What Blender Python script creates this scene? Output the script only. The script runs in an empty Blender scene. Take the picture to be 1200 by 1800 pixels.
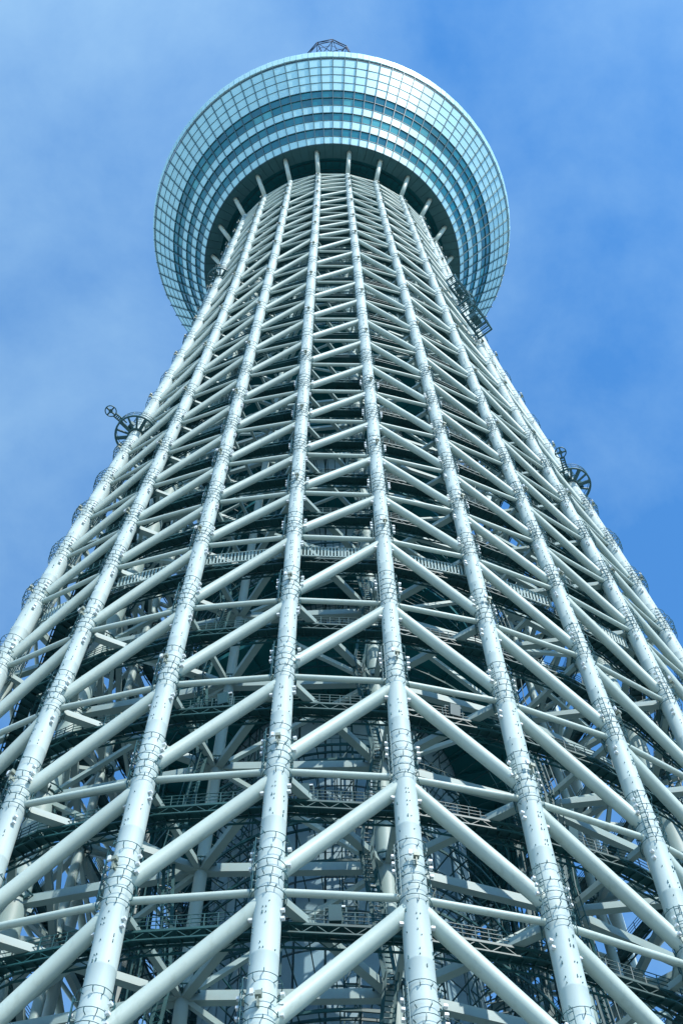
import bpy, math, random
from mathutils import Vector, Matrix
random.seed(7)
S = bpy.context.scene
COL = S.collection

# ---------------------------------------------------------------- camera
cam_d = bpy.data.cameras.new('camera')
cam = bpy.data.objects.new('camera', cam_d)
COL.objects.link(cam)
cam_d.sensor_fit = 'VERTICAL'
cam_d.sensor_height = 36.0
cam_d.lens = 2501.18 / 1800.0 * 36.0
cam_d.clip_start = 0.5
cam_d.clip_end = 30000
CAM = Vector((0.0, -99.015, 1.6))
_X = Vector((0.9999, 0.01055, -0.00973)); _Y = Vector((0.01375, -0.89835, 0.43907)); _Z = Vector((-0.00411, -0.43916, -0.8984))
cam.matrix_world = Matrix(((_X.x, _Y.x, _Z.x, CAM.x), (_X.y, _Y.y, _Z.y, CAM.y), (_X.z, _Y.z, _Z.z, CAM.z), (0, 0, 0, 1)))
S.camera = cam

# ---------------------------------------------------------------- sky and sun
SUN_AZ, SUN_EL = 33.0, 46.0        # degrees to the right of the camera's back, elevation
W = bpy.data.worlds.new('World')
S.world = W
W.use_nodes = True
nt = W.node_tree
bg = nt.nodes['Background']
sky = nt.nodes.new('ShaderNodeTexSky')
sky.sky_type = 'NISHITA'
sky.sun_disc = False
sky.sun_elevation = math.radians(SUN_EL)
sky.sun_rotation = math.radians(180 - SUN_AZ)
sky.air_density = 1.0
sky.dust_density = 0.0
sky.ozone_density = 3.0
tc = nt.nodes.new('ShaderNodeTexCoord')
mp = nt.nodes.new('ShaderNodeMapping')
mp.inputs['Scale'].default_value = (1.0, 1.0, 1.0)
mp.inputs['Location'].default_value = (0.38, 0.87, -8.79)
nz = nt.nodes.new('ShaderNodeTexNoise')
nz.inputs['Scale'].default_value = 1.7
nz.inputs['Detail'].default_value = 5.0
nz.inputs['Roughness'].default_value = 0.5
nz.inputs['Distortion'].default_value = 0.35
rp = nt.nodes.new('ShaderNodeValToRGB')
rp.color_ramp.elements[0].position = 0.40; rp.color_ramp.elements[0].color = (0.05, 0.05, 0.05, 1)
rp.color_ramp.elements[1].position = 0.63; rp.color_ramp.elements[1].color = (0.43, 0.43, 0.43, 1)
mx = nt.nodes.new('ShaderNodeMixRGB')
mx.inputs['Color2'].default_value = (2.45, 3.6, 4.15, 1)     # thin high cloud lit by the sun
L = nt.links.new
L(tc.outputs['Generated'], mp.inputs['Vector']); L(mp.outputs['Vector'], nz.inputs['Vector'])
nz2 = nt.nodes.new('ShaderNodeTexNoise')
nz2.inputs['Scale'].default_value = 7.0; nz2.inputs['Detail'].default_value = 9.0; nz2.inputs['Roughness'].default_value = 0.62; nz2.inputs['Distortion'].default_value = 0.1
L(mp.outputs['Vector'], nz2.inputs['Vector'])
nm = nt.nodes.new('ShaderNodeMixRGB'); nm.inputs['Fac'].default_value = 0.25
L(nz.outputs['Fac'], nm.inputs['Color1']); L(nz2.outputs['Fac'], nm.inputs['Color2'])
L(nm.outputs['Color'], rp.inputs['Fac']); L(rp.outputs['Color'], mx.inputs['Fac'])
hsv = nt.nodes.new('ShaderNodeHueSaturation')
hsv.inputs['Saturation'].default_value = 1.30
L(sky.outputs['Color'], hsv.inputs['Color']); L(hsv.outputs['Color'], mx.inputs['Color1']); L(mx.outputs['Color'], bg.inputs['Color'])
bg.inputs['Strength'].default_value = 0.15
sun_d = bpy.data.lights.new('sun', 'SUN')
sun_d.energy = 2.6
sun_d.angle = math.radians(0.5)
sun_d.color = (1.0, 0.96, 0.90)
sun = bpy.data.objects.new('sun', sun_d)
COL.objects.link(sun)
sdir = Vector((math.sin(math.radians(SUN_AZ)) * math.cos(math.radians(SUN_EL)), -math.cos(math.radians(SUN_AZ)) * math.cos(math.radians(SUN_EL)), math.sin(math.radians(SUN_EL))))
sun.rotation_euler = sdir.to_track_quat('Z', 'Y').to_euler()
S.view_settings.view_transform = 'Standard'
S.view_settings.look = 'None'
S.view_settings.gamma = 1.0
S.view_settings.exposure = 1.0
S.view_settings.use_curve_mapping = False

# ---------------------------------------------------------------- materials
def mat(name, color, rough=0.5, metal=0.0, spec=0.5, var=0.06, nscale=0.6, dirt=None, dirt_amt=0.0, stretch=(1, 1, 1), bump=0.0, bscale=8.0, objvar=0.0):
    m = bpy.data.materials.new(name)
    m.use_nodes = True
    n = m.node_tree.nodes; lk = m.node_tree.links.new
    b = n['Principled BSDF']
    b.inputs['Roughness'].default_value = rough
    b.inputs['Metallic'].default_value = metal
    b.inputs['Specular IOR Level'].default_value = spec
    t = n.new('ShaderNodeTexCoord'); p = n.new('ShaderNodeMapping'); p.inputs['Scale'].default_value = stretch
    lk(t.outputs['Object'], p.inputs['Vector'])
    z = n.new('ShaderNodeTexNoise'); z.inputs['Scale'].default_value = nscale; z.inputs['Detail'].default_value = 4
    lk(p.outputs['Vector'], z.inputs['Vector'])
    r = n.new('ShaderNodeValToRGB')
    c0 = [max(0, c * (1 - var)) for c in color]; c1 = [min(1, c * (1 + var)) for c in color]
    r.color_ramp.elements[0].position = 0.3; r.color_ramp.elements[0].color = (*c0, 1)
    r.color_ramp.elements[1].position = 0.7; r.color_ramp.elements[1].color = (*c1, 1)
    lk(z.outputs['Fac'], r.inputs['Fac'])
    out = r.outputs['Color']
    if dirt:
        z2 = n.new('ShaderNodeTexNoise'); z2.inputs['Scale'].default_value = nscale * 2.7; z2.inputs['Detail'].default_value = 6; z2.inputs['Roughness'].default_value = 0.65
        lk(p.outputs['Vector'], z2.inputs['Vector'])
        r2 = n.new('ShaderNodeValToRGB'); r2.color_ramp.elements[0].position = 0.55; r2.color_ramp.elements[0].color = (0, 0, 0, 1)
        r2.color_ramp.elements[1].position = 0.78; r2.color_ramp.elements[1].color = (dirt_amt,) * 3 + (1,)
        lk(z2.outputs['Fac'], r2.inputs['Fac'])
        mm = n.new('ShaderNodeMixRGB'); mm.inputs['Color2'].default_value = (*dirt, 1)
        lk(r2.outputs['Color'], mm.inputs['Fac']); lk(out, mm.inputs['Color1']); out = mm.outputs['Color']
    if objvar:
        oi = n.new('ShaderNodeObjectInfo'); mr = n.new('ShaderNodeMapRange')
        mr.inputs['To Min'].default_value = 1 - objvar; mr.inputs['To Max'].default_value = 1 + objvar
        lk(oi.outputs['Random'], mr.inputs['Value'])
        hs = n.new('ShaderNodeHueSaturation'); lk(mr.outputs['Result'], hs.inputs['Value']); lk(out, hs.inputs['Color']); out = hs.outputs['Color']
    lk(out, b.inputs['Base Color'])
    if bump:
        z3 = n.new('ShaderNodeTexNoise'); z3.inputs['Scale'].default_value = bscale; z3.inputs['Detail'].default_value = 3
        lk(t.outputs['Object'], z3.inputs['Vector'])
        bp = n.new('ShaderNodeBump'); bp.inputs['Strength'].default_value = bump; bp.inputs['Distance'].default_value = 0.05
        lk(z3.outputs['Fac'], bp.inputs['Height']); lk(bp.outputs['Normal'], b.inputs['Normal'])
    return m

M = {}
M['steel'] = mat('white_painted_steel', (0.45, 0.545, 0.52), 0.58, 0, 0.3, 0.05, 0.5, (0.26, 0.35, 0.33), 0.6, (1, 1, 0.07), 0.08, 3.0)
M['brace'] = mat('white_painted_brace', (0.46, 0.55, 0.49), 0.5, 0, 0.35, 0.05, 0.5, (0.28, 0.34, 0.28), 0.55, (1, 1, 0.3), 0.06, 3.0, objvar=0.03)
M['inner'] = mat('shaded_white_steel', (0.27, 0.37, 0.35), 0.55, 0, 0.4, 0.07, 0.4, (0.36, 0.38, 0.32), 0.5, (1, 1, 0.2), 0.1, 3.0)  # white steel; interior shade is put into its darker base colour
M['hoop'] = mat('dark_teal_paint', (0.035, 0.115, 0.125), 0.5, 0.1, 0.5, 0.15, 1.0)
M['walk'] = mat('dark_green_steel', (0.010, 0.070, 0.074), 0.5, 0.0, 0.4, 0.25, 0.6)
M['knob'] = mat('white_fitting', (0.72, 0.76, 0.76), 0.4)
M['box'] = mat('grey_green_box', (0.26, 0.30, 0.24), 0.5, 0.1, 0.4, 0.15, 3.0)
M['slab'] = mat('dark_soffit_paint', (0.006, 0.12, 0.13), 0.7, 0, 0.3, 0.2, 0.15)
M['core'] = mat('blue_grey_cladding', (0.19, 0.31, 0.36), 0.6, 0.0, 0.5, 0.10, 0.12, (0.16, 0.22, 0.25), 0.5, (1, 1, 0.4), 0.0, 3.0, objvar=0.22)
M['core_back'] = mat('core_backing', (0.015, 0.075, 0.085), 0.6)
M['clad'] = mat('pale_metal_cladding', (0.53, 0.82, 0.80), 0.34, 0.22, 0.5, 0.03, 0.6, objvar=0.035)
M['glass'] = mat('dark_teal_glass', (0.008, 0.175, 0.205), 0.12, 0.0, 0.9, 0.15, 0.2, objvar=0.35)
M['glass_blind_glint'] = mat('turquoise_glass', (0.10, 0.40, 0.42), 0.08, 0.0, 0.7, 0.12, 0.3, objvar=0.15)
M['fin'] = mat('grey_mullion_metal', (0.07, 0.15, 0.17), 0.45, 0.1, 0.5, 0.08, 1.0)
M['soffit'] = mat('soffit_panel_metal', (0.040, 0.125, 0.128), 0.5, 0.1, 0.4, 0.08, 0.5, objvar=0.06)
M['crown'] = mat('blue_grey_crown_steel', (0.035, 0.06, 0.11), 0.5, 0.2)
M['ground'] = mat('plaza_paving', (0.19, 0.205, 0.20), 0.8, 0, 0.3, 0.2, 0.05)

# ---------------------------------------------------------------- mesh helpers
class MB:
    def __init__(s): s.v = []; s.f = []; s.m = []; s.sm = []
    def face(s, idx, mi=0, smooth=False): s.f.append(idx); s.m.append(mi); s.sm.append(smooth)
    def rings(s, rings, mi=0, smooth=True, closed=False, cap=True):
        n = len(rings[0]); b = len(s.v)
        for r in rings: s.v.extend(r)
        k = len(rings)
        for i in range(k if closed else k - 1):
            a0 = b + i * n; a1 = b + ((i + 1) % k) * n
            for j in range(n):
                j2 = (j + 1) % n
                s.face((a0 + j, a0 + j2, a1 + j2, a1 + j), mi, smooth)
        if cap and not closed:
            s.face(tuple(b + j for j in reversed(range(n))), mi); s.face(tuple(b + (k - 1) * n + j for j in range(n)), mi)
    def tube(s, pts, r, n=8, mi=0, closed=False, cap=True, smooth=True):
        pts = [Vector(p) for p in pts]; k = len(pts)
        rr = r if isinstance(r, (list, tuple)) else [r] * k
        rings = []; ref = None
        for i, p in enumerate(pts):
            a = pts[(i - 1) % k] if (closed or i > 0) else p
            c = pts[(i + 1) % k] if (closed or i < k - 1) else p
            t = (c - a).normalized()
            if ref is None: ref = Vector((0, 0, 1)) if abs(t.z) < 0.9 else Vector((1, 0, 0))
            u = (ref - t * ref.dot(t)).normalized(); w = t.cross(u); ref = u
            rings.append([tuple(p + (u * math.cos(2 * math.pi * j / n) + w * math.sin(2 * math.pi * j / n)) * rr[i]) for j in range(n)])
        s.rings(rings, mi, smooth, closed, cap)
    def hexa(s, c, mi=0):        # 8 corners: bottom ring of 4, top ring of 4
        b = len(s.v); s.v.extend([tuple(x) for x in c])
        for q in ((3, 2, 1, 0), (4, 5, 6, 7), (0, 1, 5, 4), (1, 2, 6, 5), (2, 3, 7, 6), (3, 0, 4, 7)): s.face(tuple(b + i for i in q), mi)
    def beam(s, p0, p1, w, h, mi=0, up=None):
        p0 = Vector(p0); p1 = Vector(p1); t = (p1 - p0).normalized()
        up = Vector(up) if up is not None else Vector((0, 0, 1))
        if abs(t.dot(up.normalized())) > 0.98: up = Vector((1, 0, 0))
        x = t.cross(up).normalized() * (w / 2); y = x.cross(t).normalized() * (h / 2)
        s.hexa([p0 - x - y, p0 + x - y, p0 + x + y, p0 - x + y, p1 - x - y, p1 + x - y, p1 + x + y, p1 - x + y], mi)
    def box(s, c, sx, sy, sz, mi=0):
        c = Vector(c); s.beam(c - Vector((0, 0, sz / 2)), c + Vector((0, 0, sz / 2)), sx, sy, mi, (0, 1, 0))
    def mesh(s, name, mats):
        me = bpy.data.meshes.new(name)
        me.from_pydata(s.v, [], s.f)
        for m in (mats if isinstance(mats, (list, tuple)) else [mats]): me.materials.append(m)
        me.polygons.foreach_set('material_index', s.m)
        me.polygons.foreach_set('use_smooth', s.sm)
        me.update()
        return me
    def build(s, name, mats, parent=None, kind=None):
        o = bpy.data.objects.new(name, s.mesh(name, mats)); COL.objects.link(o)
        if parent is not None: o.parent = parent
        if kind: o['kind'] = kind
        return o

def inst(name, me, parent=None, mw=None):
    o = bpy.data.objects.new(name, me); COL.objects.link(o)
    if parent is not None: o.parent = parent
    if mw is not None: o.matrix_local = mw
    return o

def thing(name, label, cat, loc=(0, 0, 0), group=None):
    o = bpy.data.objects.new(name, None); COL.objects.link(o); o.location = loc
    o['label'] = label; o['category'] = cat
    if group: o['group'] = group
    return o

ZL = [21.84, 35.4, 48.96, 62.52, 76.07, 89.63, 103.19, 116.75, 130.3, 141.4, 152.49, 163.58, 174.67, 185.76, 196.86, 207.95, 219.04, 230.13, 241.22, 252.31, 263.41, 271.26, 279.11, 286.96, 294.81, 302.67, 310.52, 314.95, 319.37, 323.8, 328.22]
NODES = [
[[-30.86,-16.84],[-32.81,-17.58],[-34.29,-18.05],[-35.33,-18.3],[-35.95,-18.35],[-36.21,-18.23],[-36.13,-17.98],[-35.71,-17.54],[-35.02,-16.96],[-34.35,-16.46],[-33.6,-15.95],[-32.8,-15.44],[-31.97,-14.93],[-31.13,-14.43],[-30.29,-13.95],[-29.48,-13.48],[-28.7,-13.04],[-27.97,-12.62],[-27.29,-12.22],[-26.68,-11.84],[-26.13,-11.48],[-25.77,-11.31],[-25.41,-11.14],[-25.07,-10.97],[-24.73,-10.82],[-24.4,-10.66],[-24.07,-10.51],[-23.89,-10.43],[-23.71,-10.34],[-23.53,-10.26],[-23.34,-10.18]],
[[-27.61,-23.02],[-29.51,-24.53],[-30.94,-25.67],[-31.92,-26.46],[-32.49,-26.91],[-32.69,-27.07],[-32.57,-26.98],[-32.06,-26.52],[-31.26,-25.79],[-30.52,-25.12],[-29.72,-24.4],[-28.89,-23.66],[-28.04,-22.91],[-27.19,-22.16],[-26.37,-21.43],[-25.57,-20.73],[-24.82,-20.06],[-24.12,-19.45],[-23.48,-18.88],[-22.9,-18.37],[-22.39,-17.92],[-22.08,-17.65],[-21.78,-17.38],[-21.48,-17.13],[-21.18,-16.88],[-20.89,-16.64],[-20.59,-16.4],[-20.42,-16.27],[-20.26,-16.13],[-20.09,-16.0],[-19.91,-15.87]],
[[-22.45,-26.61],[-23.6,-28.35],[-24.4,-29.69],[-24.87,-30.64],[-25.05,-31.24],[-24.83,-31.3],[-24.33,-30.97],[-23.74,-30.48],[-23.08,-29.86],[-22.52,-29.28],[-21.94,-28.66],[-21.36,-28.0],[-20.79,-27.34],[-20.23,-26.67],[-19.69,-26.03],[-19.18,-25.4],[-18.69,-24.81],[-18.22,-24.26],[-17.79,-23.76],[-17.38,-23.31],[-16.99,-22.91],[-16.78,-22.63],[-16.57,-22.35],[-16.37,-22.07],[-16.15,-21.78],[-15.93,-21.49],[-15.7,-21.2],[-15.56,-21.02],[-15.42,-20.85],[-15.28,-20.67],[-15.13,-20.48]],
[[-15.03,-30.78],[-15.27,-32.01],[-15.34,-32.9],[-15.27,-33.49],[-15.07,-33.67],[-14.77,-33.55],[-14.44,-33.29],[-14.09,-32.89],[-13.72,-32.4],[-13.42,-31.94],[-13.13,-31.44],[-12.84,-30.92],[-12.56,-30.37],[-12.28,-29.82],[-12.01,-29.27],[-11.74,-28.72],[-11.48,-28.19],[-11.21,-27.67],[-10.95,-27.17],[-10.67,-26.7],[-10.39,-26.26],[-10.26,-25.93],[-10.13,-25.61],[-10.0,-25.29],[-9.87,-24.99],[-9.74,-24.68],[-9.61,-24.38],[-9.53,-24.21],[-9.46,-24.04],[-9.39,-23.87],[-9.31,-23.7]],
[[-5.51,-33.91],[-5.35,-34.28],[-5.16,-34.44],[-4.97,-34.45],[-4.8,-34.37],[-4.65,-34.22],[-4.51,-34.0],[-4.38,-33.71],[-4.26,-33.38],[-4.16,-33.07],[-4.08,-32.73],[-4.0,-32.37],[-3.92,-31.98],[-3.85,-31.58],[-3.77,-31.15],[-3.7,-30.7],[-3.62,-30.23],[-3.54,-29.75],[-3.44,-29.24],[-3.34,-28.72],[-3.21,-28.19],[-3.16,-27.78],[-3.11,-27.4],[-3.07,-27.02],[-3.02,-26.67],[-2.98,-26.32],[-2.94,-26.0],[-2.92,-25.82],[-2.9,-25.64],[-2.88,-25.47],[-2.86,-25.3]],
[[4.99,-34.15],[4.98,-34.13],[4.96,-33.97],[4.92,-33.74],[4.9,-33.59],[4.88,-33.48],[4.85,-33.32],[4.82,-33.11],[4.78,-32.85],[4.75,-32.61],[4.71,-32.34],[4.67,-32.05],[4.63,-31.72],[4.59,-31.36],[4.54,-30.97],[4.48,-30.56],[4.43,-30.11],[4.37,-29.63],[4.3,-29.12],[4.23,-28.58],[4.16,-28.01],[4.1,-27.58],[4.05,-27.18],[4.0,-26.79],[3.95,-26.43],[3.91,-26.1],[3.87,-25.79],[3.84,-25.63],[3.82,-25.47],[3.81,-25.32],[3.79,-25.18]],
[[15.27,-30.47],[15.23,-30.88],[15.1,-31.09],[14.91,-31.15],[14.69,-31.18],[14.44,-31.17],[14.19,-31.07],[13.94,-30.89],[13.7,-30.64],[13.51,-30.39],[13.32,-30.11],[13.14,-29.79],[12.95,-29.44],[12.77,-29.07],[12.59,-28.68],[12.4,-28.26],[12.2,-27.82],[12.0,-27.37],[11.78,-26.91],[11.55,-26.43],[11.29,-25.95],[11.14,-25.57],[10.99,-25.21],[10.84,-24.87],[10.71,-24.54],[10.58,-24.24],[10.45,-23.94],[10.38,-23.79],[10.31,-23.63],[10.24,-23.49],[10.18,-23.34]],
[[23.58,-24.15],[24.17,-25.25],[24.5,-26.08],[24.61,-26.67],[24.54,-27.03],[24.25,-27.14],[23.81,-27.09],[23.32,-26.93],[22.81,-26.68],[22.37,-26.42],[21.93,-26.12],[21.49,-25.79],[21.05,-25.44],[20.62,-25.07],[20.2,-24.69],[19.78,-24.31],[19.37,-23.93],[18.97,-23.55],[18.57,-23.18],[18.16,-22.82],[17.76,-22.48],[17.53,-22.18],[17.3,-21.89],[17.07,-21.6],[16.85,-21.3],[16.63,-20.99],[16.4,-20.67],[16.27,-20.49],[16.14,-20.3],[16.01,-20.11],[15.87,-19.91]],
[[28.75,-17.72],[30.36,-19.04],[31.51,-20.08],[32.24,-20.86],[32.59,-21.37],[32.62,-21.65],[32.37,-21.71],[31.86,-21.63],[31.17,-21.43],[30.51,-21.16],[29.8,-20.83],[29.05,-20.44],[28.28,-20.01],[27.51,-19.56],[26.75,-19.1],[26.0,-18.65],[25.29,-18.21],[24.61,-17.8],[23.98,-17.42],[23.38,-17.08],[22.84,-16.79],[22.54,-16.57],[22.24,-16.35],[21.94,-16.14],[21.66,-15.94],[21.38,-15.74],[21.1,-15.55],[20.95,-15.44],[20.79,-15.34],[20.64,-15.23],[20.48,-15.13]],
[[33.53,-12.82],[35.79,-13.7],[37.49,-14.37],[38.66,-14.83],[39.34,-15.1],[39.58,-15.19],[39.44,-15.14],[38.98,-14.96],[38.27,-14.68],[37.42,-14.46],[36.42,-14.21],[35.37,-13.92],[34.28,-13.59],[33.18,-13.24],[32.09,-12.88],[31.04,-12.51],[30.03,-12.15],[29.08,-11.79],[28.21,-11.45],[27.43,-11.13],[26.74,-10.83],[26.32,-10.64],[25.91,-10.45],[25.52,-10.27],[25.15,-10.08],[24.79,-9.9],[24.44,-9.72],[24.25,-9.61],[24.07,-9.51],[23.88,-9.41],[23.7,-9.31]],
[[34.67,-6.38],[36.75,-6.51],[38.31,-6.53],[39.37,-6.46],[39.98,-6.32],[40.19,-6.14],[40.05,-5.92],[39.62,-5.68],[38.95,-5.44],[38.19,-5.28],[37.31,-5.14],[36.37,-4.99],[35.39,-4.83],[34.4,-4.67],[33.41,-4.51],[32.44,-4.35],[31.51,-4.18],[30.63,-4.01],[29.81,-3.83],[29.06,-3.65],[28.39,-3.46],[27.97,-3.39],[27.55,-3.32],[27.16,-3.24],[26.78,-3.17],[26.41,-3.1],[26.06,-3.03],[25.87,-2.98],[25.68,-2.94],[25.49,-2.9],[25.3,-2.86]],
[[34.19,2.22],[35.38,2.62],[36.18,3.01],[36.66,3.36],[36.86,3.67],[36.81,3.93],[36.57,4.14],[36.15,4.29],[35.61,4.39],[35.08,4.44],[34.51,4.47],[33.89,4.47],[33.24,4.45],[32.57,4.42],[31.9,4.38],[31.23,4.33],[30.56,4.29],[29.9,4.25],[29.27,4.22],[28.65,4.21],[28.06,4.22],[27.66,4.16],[27.28,4.1],[26.92,4.05],[26.56,4.0],[26.22,3.94],[25.89,3.89],[25.71,3.87],[25.53,3.84],[25.36,3.81],[25.18,3.79]],
[[32.11,12.12],[32.36,12.45],[32.4,12.69],[32.31,12.86],[32.12,12.98],[31.87,13.04],[31.56,13.07],[31.22,13.05],[30.85,13.0],[30.54,12.93],[30.2,12.84],[29.86,12.74],[29.5,12.61],[29.12,12.48],[28.73,12.33],[28.33,12.17],[27.9,12.01],[27.46,11.84],[27.0,11.67],[26.52,11.5],[26.01,11.34],[25.64,11.18],[25.29,11.03],[24.95,10.88],[24.62,10.73],[24.31,10.6],[24.0,10.46],[23.83,10.39],[23.67,10.32],[23.5,10.25],[23.34,10.18]],
[[26.86,21.41],[26.85,21.4],[26.73,21.3],[26.54,21.15],[26.32,20.97],[26.09,20.79],[25.86,20.61],[25.63,20.43],[25.4,20.25],[25.22,20.1],[25.03,19.95],[24.83,19.79],[24.62,19.62],[24.39,19.44],[24.15,19.25],[23.89,19.04],[23.6,18.81],[23.29,18.56],[22.95,18.29],[22.59,18.0],[22.19,17.68],[21.88,17.43],[21.58,17.2],[21.29,16.96],[21.01,16.74],[20.74,16.53],[20.47,16.32],[20.33,16.2],[20.19,16.09],[20.05,15.98],[19.91,15.87]],
[[18.98,28.6],[19.35,28.76],[19.6,28.76],[19.75,28.63],[19.82,28.42],[19.82,28.15],[19.78,27.85],[19.69,27.52],[19.55,27.18],[19.42,26.88],[19.26,26.58],[19.08,26.26],[18.88,25.94],[18.66,25.6],[18.43,25.26],[18.19,24.9],[17.93,24.52],[17.67,24.13],[17.4,23.72],[17.13,23.28],[16.85,22.82],[16.62,22.5],[16.39,22.19],[16.17,21.89],[15.96,21.61],[15.75,21.33],[15.55,21.06],[15.44,20.91],[15.34,20.77],[15.23,20.63],[15.13,20.48]],
[[9.79,32.84],[10.45,33.9],[11.01,34.6],[11.46,34.99],[11.8,35.11],[12.04,35.01],[12.19,34.72],[12.25,34.29],[12.23,33.73],[12.16,33.21],[12.05,32.64],[11.91,32.04],[11.75,31.41],[11.57,30.77],[11.38,30.12],[11.19,29.47],[11.0,28.83],[10.81,28.2],[10.64,27.59],[10.5,26.99],[10.37,26.41],[10.23,26.04],[10.09,25.68],[9.95,25.33],[9.82,25.0],[9.69,24.68],[9.57,24.37],[9.51,24.2],[9.44,24.03],[9.37,23.87],[9.31,23.7]],
[[1.47,34.18],[1.81,36.23],[2.14,37.75],[2.45,38.77],[2.72,39.34],[2.94,39.5],[3.12,39.32],[3.25,38.84],[3.34,38.13],[3.38,37.42],[3.4,36.61],[3.39,35.74],[3.37,34.83],[3.34,33.9],[3.3,32.97],[3.26,32.05],[3.22,31.17],[3.19,30.34],[3.17,29.55],[3.17,28.84],[3.19,28.19],[3.14,27.8],[3.1,27.41],[3.06,27.05],[3.02,26.69],[2.98,26.35],[2.94,26.02],[2.92,25.83],[2.9,25.66],[2.88,25.48],[2.86,25.3]],
[[-5.08,33.8],[-5.45,36.2],[-5.72,38.01],[-5.9,39.25],[-6.01,39.97],[-6.05,40.23],[-6.03,40.08],[-5.96,39.59],[-5.84,38.83],[-5.72,38.05],[-5.59,37.17],[-5.45,36.21],[-5.29,35.2],[-5.14,34.17],[-4.99,33.15],[-4.84,32.14],[-4.69,31.19],[-4.56,30.29],[-4.43,29.46],[-4.32,28.71],[-4.22,28.06],[-4.16,27.66],[-4.1,27.28],[-4.05,26.92],[-4.0,26.56],[-3.94,26.22],[-3.89,25.89],[-3.87,25.71],[-3.84,25.53],[-3.81,25.36],[-3.79,25.18]],
[[-11.46,32.23],[-12.39,34.1],[-13.15,35.45],[-13.75,36.34],[-14.17,36.8],[-14.43,36.89],[-14.55,36.66],[-14.54,36.16],[-14.41,35.46],[-14.24,34.77],[-14.02,33.99],[-13.76,33.16],[-13.47,32.3],[-13.16,31.41],[-12.85,30.54],[-12.55,29.68],[-12.25,28.84],[-11.98,28.05],[-11.73,27.31],[-11.51,26.63],[-11.34,26.01],[-11.18,25.64],[-11.03,25.29],[-10.88,24.95],[-10.73,24.62],[-10.6,24.31],[-10.46,24.0],[-10.39,23.83],[-10.32,23.67],[-10.25,23.5],[-10.18,23.34]],
[[-19.02,28.51],[-19.96,29.32],[-20.7,29.83],[-21.24,30.07],[-21.61,30.08],[-21.81,29.92],[-21.86,29.6],[-21.79,29.17],[-21.61,28.64],[-21.39,28.16],[-21.12,27.65],[-20.81,27.11],[-20.47,26.56],[-20.11,26.0],[-19.74,25.44],[-19.36,24.88],[-18.99,24.32],[-18.63,23.77],[-18.29,23.24],[-17.97,22.71],[-17.68,22.19],[-17.43,21.88],[-17.2,21.58],[-16.96,21.29],[-16.74,21.01],[-16.53,20.74],[-16.32,20.47],[-16.2,20.33],[-16.09,20.19],[-15.98,20.05],[-15.87,19.91]],
[[-26.55,21.75],[-26.96,21.8],[-27.19,21.72],[-27.29,21.55],[-27.3,21.33],[-27.23,21.08],[-27.1,20.8],[-26.91,20.52],[-26.68,20.22],[-26.46,19.98],[-26.22,19.74],[-25.96,19.49],[-25.67,19.24],[-25.37,18.98],[-25.04,18.72],[-24.71,18.44],[-24.35,18.16],[-23.99,17.86],[-23.61,17.55],[-23.22,17.21],[-22.82,16.85],[-22.5,16.62],[-22.19,16.39],[-21.89,16.17],[-21.61,15.96],[-21.33,15.75],[-21.06,15.55],[-20.91,15.44],[-20.77,15.34],[-20.63,15.23],[-20.48,15.13]],
[[-31.97,12.56],[-31.96,12.55],[-31.81,12.49],[-31.58,12.41],[-31.32,12.3],[-31.05,12.2],[-30.78,12.09],[-30.51,11.98],[-30.24,11.88],[-30.01,11.79],[-29.79,11.7],[-29.55,11.61],[-29.3,11.51],[-29.03,11.4],[-28.74,11.29],[-28.43,11.17],[-28.09,11.03],[-27.72,10.89],[-27.32,10.73],[-26.88,10.56],[-26.41,10.37],[-26.04,10.23],[-25.68,10.09],[-25.33,9.95],[-25.0,9.82],[-24.68,9.69],[-24.37,9.57],[-24.2,9.51],[-24.03,9.44],[-23.87,9.37],[-23.7,9.31]],
[[-34.26,2.14],[-34.59,2.38],[-34.7,2.59],[-34.67,2.79],[-34.52,2.95],[-34.29,3.09],[-34.01,3.2],[-33.68,3.29],[-33.31,3.34],[-32.99,3.37],[-32.64,3.39],[-32.28,3.39],[-31.9,3.38],[-31.5,3.36],[-31.09,3.33],[-30.65,3.3],[-30.2,3.27],[-29.73,3.24],[-29.24,3.21],[-28.73,3.19],[-28.19,3.19],[-27.8,3.14],[-27.41,3.1],[-27.05,3.06],[-26.69,3.02],[-26.35,2.98],[-26.02,2.94],[-25.83,2.92],[-25.66,2.9],[-25.48,2.88],[-25.3,2.86]],
[[-33.33,-7.94],[-34.58,-7.9],[-35.47,-7.77],[-36.03,-7.57],[-36.31,-7.33],[-36.34,-7.07],[-36.16,-6.8],[-35.82,-6.54],[-35.33,-6.28],[-34.84,-6.07],[-34.29,-5.88],[-33.7,-5.7],[-33.08,-5.53],[-32.43,-5.36],[-31.78,-5.2],[-31.12,-5.05],[-30.47,-4.89],[-29.83,-4.74],[-29.21,-4.58],[-28.62,-4.4],[-28.06,-4.22],[-27.66,-4.16],[-27.28,-4.1],[-26.92,-4.05],[-26.56,-4.0],[-26.22,-3.94],[-25.89,-3.89],[-25.71,-3.87],[-25.53,-3.84],[-25.36,-3.81],[-25.18,-3.79]]]
# ---------------------------------------------------------------- ground
g = MB()
NG = 24
for i in range(NG + 1):
    for j in range(NG + 1):
        g.v.append(((i / NG - 0.5) * 16000, (j / NG - 0.5) * 16000, 0.0))
for i in range(NG):
    for j in range(NG):
        a = i * (NG + 1) + j; g.face((a, a + NG + 1, a + NG + 2, a + 1))
go = g.build('ground', M['ground']); go['kind'] = 'structure'; go['label'] = 'grey paved plaza and city ground far below the frame'

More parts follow.
